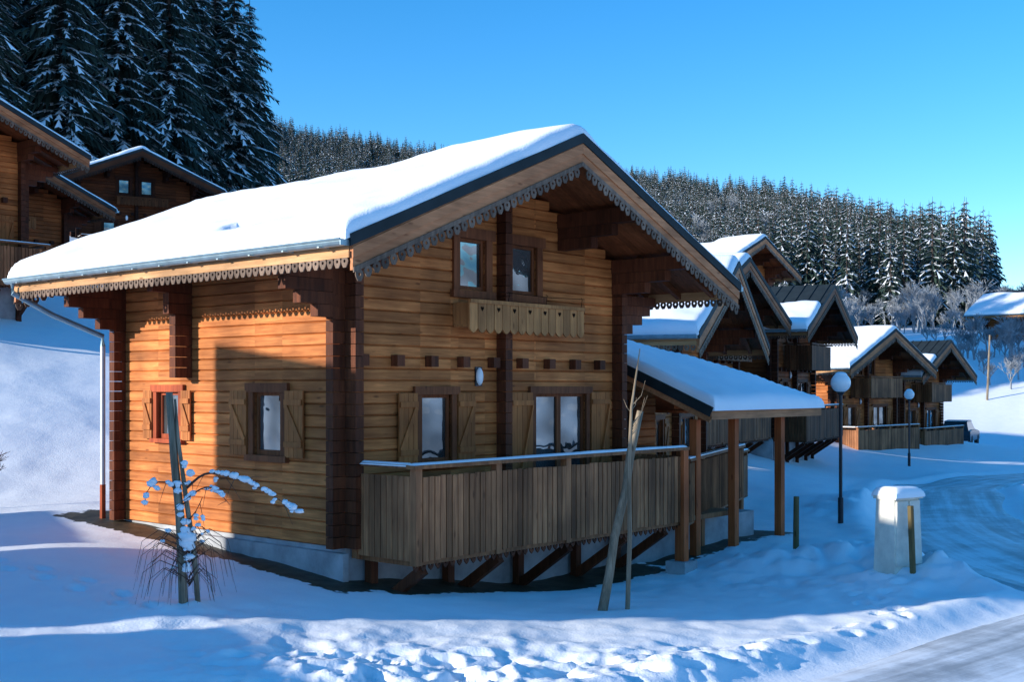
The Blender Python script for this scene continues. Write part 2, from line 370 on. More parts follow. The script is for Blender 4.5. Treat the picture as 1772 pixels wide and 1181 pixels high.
def window(M,a0,a1,z0,z1,key,fm,trim=.085,mull=False,shut=(1,1),sw=None,cross=False):
    fr=part(key,fm); gl=part("window_glass",M_glass)
    fr.box(a0-trim,a0,-.08,.035,z0-.02,z1,M); fr.box(a1,a1+trim,-.08,.035,z0-.02,z1,M)
    fr.box(a0-trim-.05,a1+trim+.05,-.08,.05,z1,z1+trim+.02,M); fr.box(a0-trim-.04,a1+trim+.04,-.08,.07,z0-trim,z0-.02,M)
    s=.045
    def sash(b0,b1):
        fr.box(b0,b0+s,-.075,-.03,z0-.02,z1,M); fr.box(b1-s,b1,-.075,-.03,z0-.02,z1,M)
        fr.box(b0+s,b1-s,-.075,-.03,z1-s,z1,M); fr.box(b0+s,b1-s,-.075,-.03,z0-.02,z0+s,M)
        if cross: fr.box(b0+s,b1-s,-.07,-.04,(z0+z1)/2-.015,(z0+z1)/2+.015,M)
        gl.box(b0+s,b1-s,-.066,-.058,z0+s,z1-s,M)
    if mull: mid=(a0+a1)/2; sash(a0+.002,mid-.002); sash(mid+.002,a1-.002)
    else: sash(a0+.002,a1-.002)
    sh=part("shutters",M_shut); sw=sw or (a1-a0)/2+.06
    for side,on in zip((-1,1),shut):
        if not on: continue
        b0=a0-trim-.01-sw if side<0 else a1+trim+.01
        nb=4; bw=sw/nb
        for k in range(nb): sh.box(b0+k*bw+.003,b0+(k+1)*bw-.003,.03,.055,z0-.03,z1+.02,M)
        for zz in (z0+.1,z1-.16): sh.box(b0+.01,b0+sw-.01,.056,.078,zz,zz+.07,M)
        sh.beam(M(b0+.03,.064,z0+.17),M(b0+sw-.03,.064,z1-.16),.022,.06)
def build_chalet():
    roof_under=lambda a:zr(a)-.13
    hg=[(1.27,1.83,.98,1.85),(3.55,4.73,.02,1.85),(1.98,2.50,3.26,3.94),(3.04,3.58,3.26,3.94)]
    log_wall(part("gable_walls",M_logx),MG,0,W,roof_under,hg); log_wall(part("gable_walls",M_logx),MBk,0,W,roof_under,[])
    hs=[(1.2,1.77,1.07,1.88),(3.46,4.0,1.22,1.88)]
    log_wall(part("side_walls",M_logy),ML,0,Ln,lambda a:zr(0)-.08,hs); log_wall(part("side_walls",M_logy),MR,0,Ln,lambda a:zr(0)-.08,[])
    window(MG,1.27,1.83,.98,1.85,"window_frames",M_frame,sw=.33); window(MG,3.55,4.73,.03,1.85,"window_frames",M_frame,mull=True,sw=.46)
    window(MG,1.98,2.50,3.26,3.94,"window_frames",M_frame,trim=.12,shut=(0,0)); window(MG,3.04,3.58,3.26,3.94,"window_frames",M_frame,trim=.12,shut=(0,0))
    window(ML,1.2,1.77,1.09,1.88,"window_frames",M_frame,trim=.1,sw=.36)
    window(ML,3.46,4.0,1.24,1.88,"red_window_frame",M_red,trim=.08,sw=.22)
    cp=part("corner_posts",M_dark); z=0
    while z<zr(0)-.2:
        a,b=z+.004,z+CH-.004
        for (cx,sx) in ((0,-1),(W,1)):
            for (cy,sy) in ((0,-1),(Ln,1)):
                x0,x1=sorted((cx,cx+sx*.19)); y0,y1=sorted((cy-sy*.13,cy)); cp.box(x0,x1,y0,y1,a,b)
                x0,x1=sorted((cx-sx*.13,cx)); y0,y1=sorted((cy,cy+sy*.19)); cp.box(x0,x1,y0,y1,a,b)
        z+=CH
    z=0
    while z<zr(xm)-.35: cp.box(2.74,2.88,-.17,0,z+.004,z+CH-.004); z+=CH
    z=2.07
    while z<3.5: cp.box(-.27-(.1 if z>2.9 else 0)-(.25 if z>3.1 else 0),-.0,3.17,3.31,z+.004,z+CH-.004); z+=CH
    for k in range(9): 
        x=.22+.6*k
        if x<W-.1 and abs(x-2.81)>.15: cp.box(x-.065,x+.065,-.12,0,2.21,2.35)
    rd=part("roof_soffit",M_soff); mt=part("metal_roof",M_metal)
    for s in (0,1):
        X=(lambda x:x) if s==0 else (lambda x:W-x)
        def ex(mb,pts,y0,y1): mb.prism([(X(a),y0,b) for a,b in pts],[(X(a),y1,b) for a,b in pts])
        for k in range(52):
            y0=-g+.02+k*.139; y1=y0+.136
            if y1>Ln+gb-.02: break
            ex(rd,[(-e,zE-.1),(xm-.001,zA-.1),(xm-.001,zA-.03),(-e,zE-.03)],y0,y1)
        ex(mt,[(-e-.06,zE-.05),(xm-.0005,zA-.025),(xm-.0005,zA+.02),(-e-.06,zE-.005)],-g-.04,Ln+gb+.04)
        y=-g+.1
        while y<Ln+gb: ex(mt,[(-e-.05,zE-.02),(xm,zA+.021),(xm,zA+.05),(-e-.05,zE+.02)],y,y+.025); y+=.42
        bb=part("bargeboards",M_barge); lb=part("lambrequin",M_grey)
        for yf,sg in ((-g,-1),(Ln+gb,1)):
            def yy(a,b): return sorted((yf+sg*a,yf+sg*b))
            ex(mt,[(-e-.07,zE-.12),(xm,zA-.09),(xm,zA+.035),(-e-.07,zE+.01)],*yy(.045,.07))
            ex(bb,[(-e-.02,zE-.37),(xm-.001,zA-.36),(xm-.001,zA-.08),(-e-.02,zE-.09)],*yy(0,.043))
            ex(bb,[(-e-.03,zE-.24),(xm-.001,zA-.23),(xm-.001,zA-.10),(-e-.03,zE-.125)],*yy(.0445,.060))
            ex(lb,[(-e-.02,zE-.395),(xm-.001,zA-.395),(xm-.001,zA-.34),(-e-.02,zE-.34)],*yy(.046,.062))
            m=int((xm+e)/.125)
            for j in range(m):
                a=-e+.06+j*(xm+e-.06)/m
                lobe(lb,lambda aa,dd,zz:(X(aa),yf+sg*dd,zz),a,zE+p*(a+e)-.435,.048,.060,.056,.019)
        fa=part("fascia",M_fasc); x0,x1=sorted((X(-e-.03),X(-e-.002))); fa.box(x0,x1,-g+.01,Ln+gb-.01,zE-.2,zE-.055)
        x0,x1=sorted((X(-e-.05),X(-e-.031))); fa.box(x0,x1,-g-.01,Ln+gb+.01,zE-.235,zE-.165)
        m=int((Ln+g+gb)/.118)
        for j in range(m):
            a=-g+.06+j*(Ln+g+gb-.1)/m
            lobe(part("eave_lambrequin",M_grey) ,lambda aa,dd,zz:(X(-e-dd),aa,zz),a,zE-.27,.033,.046,.054,.018)
        gt=part("gutter",M_zinc); cx=-e-.115; cz=zE-.05; pts=[(cx+.07*math.cos(math.pi+math.pi*k/8),cz+.07*math.sin(math.pi+math.pi*k/8)) for k in range(9)]
        inn=[(cx+.062*math.cos(math.pi+math.pi*k/8),cz+.062*math.sin(math.pi+math.pi*k/8)) for k in range(9)][::-1]
        gt.prism([(X(a),-g-.03,b) for a,b in pts+inn],[(X(a),Ln+gb+.06,b) for a,b in pts+inn])
        gt.box(*sorted((X(cx-.069),X(cx+.069))),-g-.035,-g-.025,cz-.065,cz); gt.tube([(X(cx-.072),-g-.03,cz),(X(cx-.072),Ln+gb+.06,cz)],.013,6)
        y=-g+.3
        while y<Ln+gb: gt.box(*sorted((X(cx-.08),X(cx+.07))),y,y+.03,cz-.074,cz-.0605); y+=.6
        gt.tube([(X(cx),Ln+gb-.1,cz-.06),(X(cx),Ln+gb-.1,cz-.2),(X(cx+.5),Ln+gb-.3,cz-.5),(X(-.12),Ln+.3,zE-.85),(X(-.12),Ln+.3,zE-1.0)],.04,8)
        part("downpipe",M_pipe).tube([(X(-.12),Ln+.3,zE-1.0),(X(-.12),Ln+.3,.5)],.038,8)
        part("downpipe_base",M_red).tube([(X(-.12),Ln+.3,.5),(X(-.12),Ln+.3,-.1)],.043,8)
        y=-g+.35
        while y<Ln+gb:
            ex(rd,[(-e+.03,zE-.2),(.0,zE+p*e-.2),(.0,zE+p*e-.103),(-e+.03,zE-.103)],y,y+.08); y+=.62
    def hf(x,y):
        d=abs(x-xm); return zA+.02-p*(math.sqrt(d*d+.01) if d<1 else d+.005)
    def tf(x,y):
        bare=sst(1.95,2.35,x+.15*np.sin(y*2.3))*sst(3.5,3.2,x)*sst(.9,1.8,y)
        hole=np.exp(-(((x+.75)/.16)**2+((y-.95)/.22)**2)**2)
        return (1-1.4*bare)*(1-.35*sst(2.9,3.2,x))*(1-1.3*hole)
    vs,fs=snow_sheet(-e-.13,W+e+.12,-g-.055,Ln+gb+.03,hf,.19,tf); part("roof_snow",M_snow,True).add(vs,fs)
    def tf2(x,y):
        bare=sst(.6,.8,x+.2*np.sin(y*1.9))*sst(4.9,4.7,x)
        return 1-1.4*bare
    vs,fs=snow_sheet(-e-.13,W+e+.12,-g-.055,Ln+gb+.03,hf,.19,tf2); part("partial_roof_snow",M_snow,True).add(vs,fs)
    pu=part("purlins",M_dark)
    for x in (0.07,1.4,xm,W-1.4,W-.07):
        top=zr(x)-.135-(0 if x==xm else .035)
        pu.box(x-.085,x+.085,-g+.09,Ln+gb-.09,top-.2,top)
        for j,ln in enumerate((.98,.62)):
            z1=top-.2-.003-j*.16
            pu.box(x-.075,x+.075,-ln,-.002,z1-.155,z1); pu.box(x-.075,x+.075,Ln+.002,Ln+min(ln,.62-j*.2),z1-.155,z1)
    for yb in (.07,Ln-.07):
        for sgn,xb in ((-1,0),(1,W)):
            for j,ln in enumerate((1.05,.9,.68,.42)):
                z1=zE-.02-j*.15; 
                pu.box(*sorted((xb,xb+sgn*ln)),yb-.068,yb+.068,z1-.145-.15,z1-.15)
    fd=part("foundation",M_conc); fd.box(.03,W-.03,.03,Ln-.03,-3.2,-.005)
    fd.box(-.06,.03,-.03,Ln+.03,-3.2,-.06)
    fb=part("flower_box",M_box); fb.box(1.86,4.26,-.30,-.03,2.74,2.77); fb.box(1.86,1.89,-.30,-.02,2.77,3.06); fb.box(4.23,4.26,-.30,-.02,2.77,3.06)
    nb=15; bw=2.44/nb
    ht=part("flower_box_hearts",M_hole)
    for k in range(nb):
        x0=1.84+k*bw; dz=random.uniform(-.006,.006); pts=[(x0+.005,2.72),(x0+bw*.25,2.68),(x0+bw*.5,2.66),(x0+bw*.75,2.68),(x0+bw-.005,2.72),(x0+bw-.005,3.1+dz),(x0+.005,3.1+dz)]
        fb.prism([(a,-.331+dz*.5,b) for a,b in pts],[(a,-.305,b) for a,b in pts])
        if k%2==0: continue
        hx=x0+bw/2; h=[(0,-.034),(.028,.0),(.031,.018),(.017,.030),(0,.018),(-.017,.030),(-.031,.018),(-.028,0)]
        ht.prism([(hx+a,-.337,2.98+b) for a,b in h],[(hx+a,-.3325,2.98+b) for a,b in h])
    fb.box(1.84,4.28,-.355,-.338,3.05,3.1)
    for x in (2.6,3.4,4.2): ht.tube([(x,-.34,3.1),(x,-.36,3.22),(x+.05,-.3,3.24)],.006,4)
    ht.tube([(2.4,-.36,3.22),(3.5,-.36,3.2),(4.25,-.36,3.22)],.005,4)
    ub=part("upper_balcony",M_pick); ub.box(1.5,4.4,-.95,-.02,2.3,2.38)
    for k in range(29): ub.box(1.5+k*.1+.006,1.5+k*.1+.094,-.975,-.951,2.25,3.1)
    for k in range(9): ub.box(1.475,1.499,-.93+k*.1,-.84+k*.1,2.25,3.1); ub.box(4.401,4.425,-.93+k*.1,-.84+k*.1,2.25,3.1)
    ub.box(1.45,4.45,-1.0,-.92,3.13,3.18); ub.box(1.45,1.53,-.919,-.02,3.13,3.18); ub.box(4.37,4.45,-.919,-.02,3.13,3.18)
    part("wall_lamp",M_lampg,True).blob((2.36,-.03,2.09),.06,.05,.12,12,8,0); part("wall_lamp_base",M_black).box(2.295,2.425,-.02,-.001,1.96,2.22)
def build_balcony():
    bf=part("balcony_floor",M_pick); rail=part("balcony_posts",M_pick); pk=part("balcony_pickets",M_pick); y0=-1.08
    for k in range(7): bf.box(.1,5.74,-1.06+k*.148,-1.06+k*.148+.14,-.01,.03)
    for x in (.2,1.1,2.0,2.9,3.8,4.7,5.6): bf.box(x-.04,x+.04,-1.05,-.02,-.14,-.015)
    bf.box(.1,5.74,y0-.02,y0+.02,-.12,-.02)
    posts=[.14,1.53,2.92,4.31,5.7]
    for x in posts: rail.box(x-.05,x+.05,y0-.045,y0+.055,-.12,1.0)
    rail.box(.09,.17,-.11,-.02,-.12,1.0); rail.box(5.67,5.75,-.11,-.02,-.12,1.0)
    rail.box(.04,5.80,y0-.08,y0+.07,1.0,1.045); rail.box(.08,.2,y0+.071,-.02,1.0,1.045); rail.box(5.64,5.76,y0+.071,-.02,1.0,1.045)
    for a,b in zip(posts[:-1],posts[1:]):
        a+=.055;b-=.055; n=int((b-a)/.098); w=(b-a)/n
        rail.box(a,b,y0+.0,y0+.035,.82,.88)
        for k in range(n):
            jz=random.uniform(-.008,.008); pk.box(a+k*w+.008,a+(k+1)*w-.008,y0-.048+jz*.6,y0-.022,-.07+jz,.91+jz)
    for xx,d in ((.115,-1),(5.725,1)):
        rail.box(*sorted((xx,xx-d*.03)),y0+.06,-.11,.82,.88)
        for k in range(9): pk.box(*sorted((xx+d*.001,xx+d*.026)),y0+.06+k*.1,y0+.06+k*.1+.088,-.07,.91)
    lb=part("balcony_lambrequin",M_dark)
    for k in range(46): lobe(lb,MG,.14+k*.122,-.13,1.062,1.078,.045,.015,8)
    sn=part("rail_snow",M_snow,True)
    vs,fs=snow_sheet(.05,5.79,y0-.06,y0+.055,lambda a,b:1.045,.028,None,.05,.012); sn.add(vs,fs)
    vs,fs=snow_sheet(.09,.19,y0+.07,-.02,lambda a,b:1.045,.025,None,.05,.005); sn.add(vs,fs)
    br=part("balcony_braces",M_dark)
    for x in (.35,1.7,3.1,4.4,5.4):
        br.beam((x,-.04,-.85),(x,-.98,-.2),.1,.12); br.box(x-.06,x+.06,-.14,-.03,-2.6,-.145)
build_chalet(); build_balcony()
MESH={k:mb.mesh(k,mat,sm) for k,(mb,mat,sm) in P.items()}
FULL=("partial_roof_snow",); PART=("roof_snow",); FB=("flower_box","flower_box_hearts"); UB=("upper_balcony",)
def place_chalet(name,apex,th,tint=(1,1,1),skip=FULL+UB,scale=1.0):
    u=Vector((math.cos(th),math.sin(th))); v=Vector((-math.sin(th),math.cos(th)))
    c=Vector(apex[:2])-u*xm*scale+v*g*scale
    em=obj(name,None,None,(c.x,c.y,apex[2]-zA*scale),th); em.scale=(scale,)*3
    for k,m in MESH.items():
        if k in skip: continue
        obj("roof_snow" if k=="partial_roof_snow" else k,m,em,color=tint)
    return em
ax=C0+U*xm-V*g
main=place_chalet("wooden_chalet",(ax.x,ax.y,zA-1.95),TH)
# lean-to on the main chalet
P={}
h0=1.59; pl=.42; S0,S1,V0,V1=6.82,10.52,-.9,4.1
def zl(s,v): return h0+pl*min(v-V0,S1-s,V1-v)
mt=part("leanto_metal_roof",M_metal); sf=part("leanto_soffit",M_soff)
for off,mb,th in ((0,mt,.05),(-.06,sf,.05)):
    top=[(S0,V0),(S1,V0),(S1,V1),(S0,V1),(S0,1.6),(S1-2.5,1.6)]
    vs=[(a,b,zl(a,b)+off+.0) for a,b in top]+[(a,b,zl(a,b)+off-th) for a,b in top]
    F=[(0,1,5,4),(1,2,5),(2,3,4,5)]
    mb.add(vs,F+[tuple(i+6 for i in f[::-1]) for f in F]+[(0,6,7,1),(1,7,8,2),(2,8,9,3),(3,9,10,4),(4,10,6,0)])
mt.beam((S0-.02,V0-.03,zl(S0,V0)-.04),(S0-.02,1.6,zl(S0,1.6)-.03),.03,.16)
br=part("leanto_fascia",M_barge); br.box(S0-.02,S1,V0-.03,V0-.002,h0-.16,h0-.012); br.box(S1+.002,S1+.03,V0-.03,V1,h0-.16,h0-.012)
br.beam((S0+.01,V0,zl(S0,V0)-.14),(S0+.01,1.6,zl(S0,1.6)-.14),.04,.14)
po=part("leanto_posts",M_post)
for s,v in ((7.89,-.68),(9.46,-.68),(9.9,3.6),(7.0,-.5)):
    wx,wy=loc2w(s,v); gzl=gz(wx,wy)+1.95
    po.box(s-.065,s+.065,v-.065,v+.065,gzl-.1,h0-.17 if v<2 else h0-.1)
po.box(6.9,10.45,-.75,-.61,h0-.17+.003,h0-.06); po.box(6.9,10.45,-.3,-.16,h0-.0,h0+.12) 
vs,fs=snow_sheet(S0-.01,S1+.08,V0-.08,V1+.05,lambda a,b:zl(max(S0,min(S1,a)),max(V0,min(V1,b)))+.0,.21); part("leanto_snow",M_snow,True).add(vs,fs)
lw=part("entry_wall",M_logx); log_wall(lw,lambda a,d,z:(a,1.9-d,z),W+.1,9.4,lambda a:2.4,[(7.9,8.7,.0,1.8)])
window(lambda a,d,z:(a,1.9-d,z),7.96,8.64,.05,1.75,"entry_door_frame",M_frame,shut=(0,0),cross=True,mull=True)
fdn=part("entry_base",M_conc); fdn.box(W+.1,9.4,-.2,2.0,-1.5,-.25)
dk=part("entry_deck",M_pick); dk.box(W+.25,8.2,-.55,1.85,-.2,-.12)
pA=Vector((6.53,-.65,0)); pB=Vector((11.2,1.07,0)); dd=(pB-pA); LL=dd.length; dd.normalize(); rl=part("entry_railing",M_pick)
n_=int(LL/.1)
for k in range(n_):
    q=pA+dd*(k*.1+.05); rl.beam((q.x,q.y,-.2),(q.x,q.y,.74),.022,.085)
for q in (0,.25,.5,.75,1.0): c=pA+dd*LL*q; rl.box(c.x-.045,c.x+.045,c.y+.0,c.y+.1,-.9,.78)
rl.beam(pA+Vector((0,0,.79)),pB+Vector((0,0,.79)),.12,.045); rl.beam(pA+Vector((0,0,-.17)),pB+Vector((0,0,-.17)),.05,.14)
part("entry_rail_snow",M_snow).beam(pA+Vector((0,0,.825)),pB+Vector((0,0,.825)),.1,.022)
po.box(5.60,5.73,-1.19,-1.13,-.75,1.0); po.box(5.60,5.73,-1.127,-1.03,-.75,-.13)
part("post_footing",M_conc).box(5.50,5.84,-1.27,-.93,-1.0,-.66)
for k,(mb,mat,sm) in P.items(): obj(k,mb.mesh(k,mat,sm),main)
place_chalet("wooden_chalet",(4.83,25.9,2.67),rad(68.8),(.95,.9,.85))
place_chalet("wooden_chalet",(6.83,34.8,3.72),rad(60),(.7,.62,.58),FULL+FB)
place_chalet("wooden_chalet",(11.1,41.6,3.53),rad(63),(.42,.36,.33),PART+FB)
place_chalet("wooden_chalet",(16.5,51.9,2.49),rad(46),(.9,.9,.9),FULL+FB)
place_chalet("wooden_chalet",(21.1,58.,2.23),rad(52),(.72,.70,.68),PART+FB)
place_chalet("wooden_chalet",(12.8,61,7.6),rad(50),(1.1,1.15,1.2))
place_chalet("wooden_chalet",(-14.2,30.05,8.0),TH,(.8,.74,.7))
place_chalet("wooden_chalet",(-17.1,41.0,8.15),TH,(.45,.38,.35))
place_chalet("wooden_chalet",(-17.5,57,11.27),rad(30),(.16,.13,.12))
place_chalet("farmhouse",(58.4,118,9.9),rad(49),(.6,.55,.5),("balcony_pickets",)+FULL+FB+UB,1.6)
# unseen buildings added left of the frame, shaped to cast foreground and wall shadows
SH=Vector((-.94,-.34)); NH=Vector((-.34,.94))
def simple_house(name,n0,n1,mc,hm,zt,zg):
    em=obj(name,None,None,(0,0,0)); 
    def w(nn,m,z): q=NH*nn+SH*m; return (q.x,q.y,z)
    a=MB(); a.prism([w(n0+.3,mc-hm+.5,zg),w(n0+.3,mc+hm-.5,zg),w(n0+.3,mc+hm-.5,zt-.424*hm),w(n0+.3,mc,zt-.25),w(n0+.3,mc-hm+.5,zt-.424*hm)],
                     [w(n1-.3,mc-hm+.5,zg),w(n1-.3,mc+hm-.5,zg),w(n1-.3,mc+hm-.5,zt-.424*hm),w(n1-.3,mc,zt-.25),w(n1-.3,mc-hm+.5,zt-.424*hm)])
    obj("walls",a.mesh("walls",M_logx),em)
    for nm,m_,o in (("roof",M_metal,0),("roof_snow",M_snow,.11)):
        b=MB(); pr=[(mc-hm,zt-.424*hm-.1+o),(mc,zt-.1+o),(mc+hm,zt-.424*hm-.1+o),(mc+hm,zt-.424*hm+o),(mc,zt+o),(mc-hm,zt-.424*hm+o)]
        b.prism([w(n0,m,z) for m,z in pr],[w(n1,m,z) for m,z in pr]); obj(nm,b.mesh(nm,m_),em)
simple_house("added_shade_chalet",12.05,16.64,10.5,2.6,3.8,-3)
simple_house("added_shade_block_low",6.0,12.04,10,1.8,.66,-3)
simple_house("added_shade_block_side",16.7,19.8,9.0,1.2,.35,-3)
# ------------------------------------------------------------------ trees
def spruce(name,wh,nb,segs,R=.16,seed=1,snowp=.6,sk=1.0):
    rnd=random.Random(seed); mb=MB(); mb.cur=2; mb.tube([(0,0,-.03),(0,0,.5),(0,0,.98)],[.014,.009,.001],5)
    for i in range(wh):
        f=.06+.92*i/wh; z=f; Lb=R*(1-f)**.75*rnd.uniform(.8,1.1)+.006
        n=max(4,int(nb*(1-.5*f)))
        a0=rnd.uniform(0,6.28)
        for k in range(n):
            a=a0+6.283*k/n+rnd.uniform(-.25,.25); L=Lb*rnd.uniform(.7,1.25); zz=z+rnd.uniform(-.008,.008)
            dx,dy=math.cos(a),math.sin(a); droop=rnd.uniform(.35,.75)
            pt=lambda t:(dx*L*t,dy*L*t,zz+L*(.12*t-droop*t*t))
            sn=rnd.random()<snowp; w=L*.2+.002
            for j in range(segs):
                t0=j/segs; t1=(j+1)/segs; p0=pt(t0); p1=pt(t1); ww=w*(1-t0*.75)
                mb.cur=0
                for sd in (-1,1):
                    fx,fy=dx*.75-sd*dy*.66,dy*.75+sd*dx*.66; tl=ww*rnd.uniform(1.2,2.2)
                    tip=(p1[0]+fx*tl,p1[1]+fy*tl,p1[2]-tl*rnd.uniform(.2,.75))
                    mb.add([p0,p1,tip],[(0,1,2)])
                    hang=(p1[0]+fx*tl*.35,p1[1]+fy*tl*.35,p1[2]-tl*rnd.uniform(.7,1.2)); mb.add([p0,p1,hang],[(0,1,2)])
                    if sn and rnd.random()<.85:
                        mb.cur=1; q=.8*sk; tp=(p1[0]+fx*tl*q,p1[1]+fy*tl*q,p1[2]-tl*.4+.004)
                        mb.add([(p0[0],p0[1],p0[2]+.003),(p1[0]+dx*ww*.4,p1[1]+dy*ww*.4,p1[2]+.002),tp],[(0,1,2)]); mb.cur=0
    return mb.mesh(name,[M_needle,M_snow,M_trunk])
def decid(name,seed,depth=5,mat=M_frost,r0=.02):
    rnd=random.Random(seed); mb=MB()
    def br(p,d,L,r,k):
        q=p+d*L*.5+Vector((rnd.uniform(-.1,.1),rnd.uniform(-.1,.1),0))*L; e_=p+d*L
        mb.tube([p,q,e_],[r,r*.8,r*.6],3,False)
        if k==0: return
        for j in range(rnd.choice((3,3,4))):
            nd=(d+Vector((rnd.uniform(-.9,.9),rnd.uniform(-.9,.9),rnd.uniform(-.2,.6)))).normalized()
            br(q.lerp(e_,rnd.random()),nd,L*rnd.uniform(.6,.8),max(r*.6,.0028),k-1)
    br(Vector((0,0,0)),Vector((0,0,1)),.3,r0,depth)
    return mb.mesh(name,mat)
def instancer(name,pts,me,parent):
    vs=[];fs=[]
    for x,y,z,s in pts:
        a=random.uniform(0,6.28); h=s*.7071
        o=len(vs)
        for k in range(4): t=a+k*math.pi/2; vs.append((x+h*math.cos(t),y+h*math.sin(t),z))
        fs.append((o,o+1,o+2,o+3))
    m=bpy.data.meshes.new(name); m.from_pydata(vs,[],fs); o=obj(name,m,parent)
    o.instance_type='FACES'; o.use_instance_faces_scale=True; o.show_instancer_for_render=False; o.show_instancer_for_viewport=False
    c=obj(name+"_tree",me,o); return o
big=[spruce("spruce_big_%d"%i,44,13,6,.17,seed=i+3,snowp=.8) for i in range(3)]
sml=[spruce("spruce_small_%d"%i,20,8,2,.17,seed=i+30,snowp=.5) for i in range(4)]
fro=[decid("frosted_tree_%d"%i,seed=i+5) for i in range(2)]
pts=[]
front=[(-10,74,23),(50,78,26),(105,72,23),(160,80,26),(205,76,25),(250,82,25),(292,78,24),(335,82,24.5),(372,84,24.5),(405,84,23),(432,86,21.5),(452,88,16)]
def xy(px,Y): return ((px-886)/2084*Y,Y)
for px,Y_,H in front: x,y=xy(px,Y_); pts.append((x,y,H))
for k in range(100):
    Y_=random.uniform(84,135); px=random.uniform(-150,420-(Y_-84)*.3); x,y=xy(px,Y_); pts.append((x,y,random.uniform(19,25)))
for k in range(20):
    Y_=random.uniform(66,78); px=random.uniform(-400,-30); x,y=xy(px,Y_); pts.append((x,y,random.uniform(19,25)))
fz=ground(np.array([q[0] for q in pts]),np.array([q[1] for q in pts]),False)
pts=[(q[0],q[1],float(z),q[2]) for q,z in zip(pts,fz)]
em=obj("spruce_forest",None)
for i in range(3): instancer("spruces_%d"%i,pts[i::3],big[i],em)
N_=8500; az=np.radians(rng.uniform(-14,24.5,N_)); r=np.sqrt(rng.uniform(170**2,560**2,N_))
x=r*np.sin(az); y=r*np.cos(az); azd=np.degrees(az); Rc=np.interp(azd,HT[:,0],HT[:,3]); lo=np.interp(azd,[-14,0,10,16,22,24.5],[190,190,205,200,205,240])
keep=(r<Rc*1.04)&(r>lo)&(azd<21.7)
x,y,azd,r=x[keep],y[keep],azd[keep],r[keep]; z=ground(x,y,False); H=np.interp(azd,[-14,10,15,21],[13,13,18,18.5])*rng.uniform(.6,1.2,len(x))
pts=list(zip(x,y,z,H)); em=obj("distant_forest",None)
for i in range(4): instancer("far_spruces_%d"%i,pts[i::4],sml[i],em)
pts=[]
for k in range(260):
    a=random.choice((random.uniform(5,25),random.uniform(5,25),random.uniform(-15,-8))); r_=random.uniform(120,225) if a>0 else random.uniform(85,180)
    if a>16 and r_<170 : r_+=45
    pts.append((r_*math.sin(rad(a)),r_*math.cos(rad(a)),random.uniform(4,10)))
for k in range(70):
    a=random.uniform(6.5,12.5); r_=random.uniform(240,400); pts.append((r_*math.sin(rad(a)),r_*math.cos(rad(a)),random.uniform(12,17)))
for k in range(30):
    a=random.uniform(21.5,27); r_=random.uniform(235,300); pts.append((r_*math.sin(rad(a)),r_*math.cos(rad(a)),random.uniform(8,12)))
for k in range(22):
    px=random.uniform(1655,1830); Y_=random.uniform(98,108); bx,by=xy(px,Y_); pts.append((bx,by,random.uniform(3.0,5.5)))
fz=ground(np.array([q[0] for q in pts]),np.array([q[1] for q in pts]),False)
pts=[(q[0],q[1],float(z_),q[2]) for q,z_ in zip(pts,fz)]; em=obj("frosted_trees",None)
for i in range(2): instancer("frosted_%d"%i,pts[i::2],fro[i],em)
# ------------------------------------------------------------------ street lamps
def lamp(x,y,H):
    z=gz(x,y); em=obj("street_lamp",None,None,(x,y,z))
    a=MB(); a.tube([(0,0,-.1),(0,0,.5),(0,0,.52),(0,0,H-.2)],[.055,.055,.035,.035],10); a.tube([(0,0,H-.25),(0,0,H-.2),(0,0,H-.14)],[.04,.075,.09],12); obj("pole",a.mesh("pole",M_black),em)
    b=MB(); b.blob((0,0,H),.195,.195,.195,24,16,0); obj("globe",b.mesh("globe",M_lampg,True),em)
    c=MB(); c.blob((0,0,H+.14),.13,.13,.08,14,8,.04); obj("snow_cap",c.mesh("cap",M_snow,True),em)
lamp(6.55,24,2.8); lamp(15.5,47,2.8)
# utility cabinet
cx,cy=5.45,17.0; cz=gz(cx,cy); em=obj("utility_cabinet",None,None,(cx,cy,cz),rad(34))
a=MB(); a.prism([(-.32,-.19,-.1),(.27,-.19,-.1),(.27,.17,-.1),(-.32,.17,-.1)],[(-.27,-.15,1.0),(.25,-.15,1.0),(.25,.16,1.0),(-.27,.16,1.0)]); obj("body",a.mesh("body",M_cream),em)
b=MB()
b.prism([(-.29,-.218,.04),(-.015,-.218,.04),(-.015,-.183,.04),(-.29,-.183,.04)],[(-.255,-.185,.93),(-.015,-.185,.93),(-.015,-.15,.93),(-.255,-.15,.93)])
b.prism([(.015,-.218,.04),(.25,-.218,.04),(.25,-.183,.04),(.015,-.183,.04)],[(.015,-.185,.93),(.235,-.185,.93),(.235,-.15,.93),(.015,-.15,.93)])
for k in range(5): b.box(.272,.30,-.14,.14,.08+k*.175,.22+k*.175)
b.box(-.30,.29,-.20,.19,.955,1.0)
obj("doors",b.mesh("doors",M_cream),em)
vs,fs=snow_sheet(-.32,.32,-.22,.21,lambda a_,b_:1.0,.13,None,.10,.06); c=MB(); c.add(vs,fs); obj("snow_cap",c.mesh("cap",M_snow,True),em)
h_=MB(); h_.box(-.03,-.02,-.235,-.2,.45,.56); obj("handle",h_.mesh("handle",M_black),em)
d=MB(); d.tube([(-.13,-.36,-.25),(-.13,-.31,.88)],.042,8); d.tube([(.37,-.02,-.1),(.38,-.02,.95)],.035,8); obj("stakes",d.mesh("stakes",M_green),em)
x,y=4.6,19.5; a=MB(); a.tube([(0,0,-.1),(0,0,.4),(.005,0,.86)],[.05,.048,.045],8); obj("wooden_post",a.mesh("post",M_green),None,(x,y,gz(x,y)))
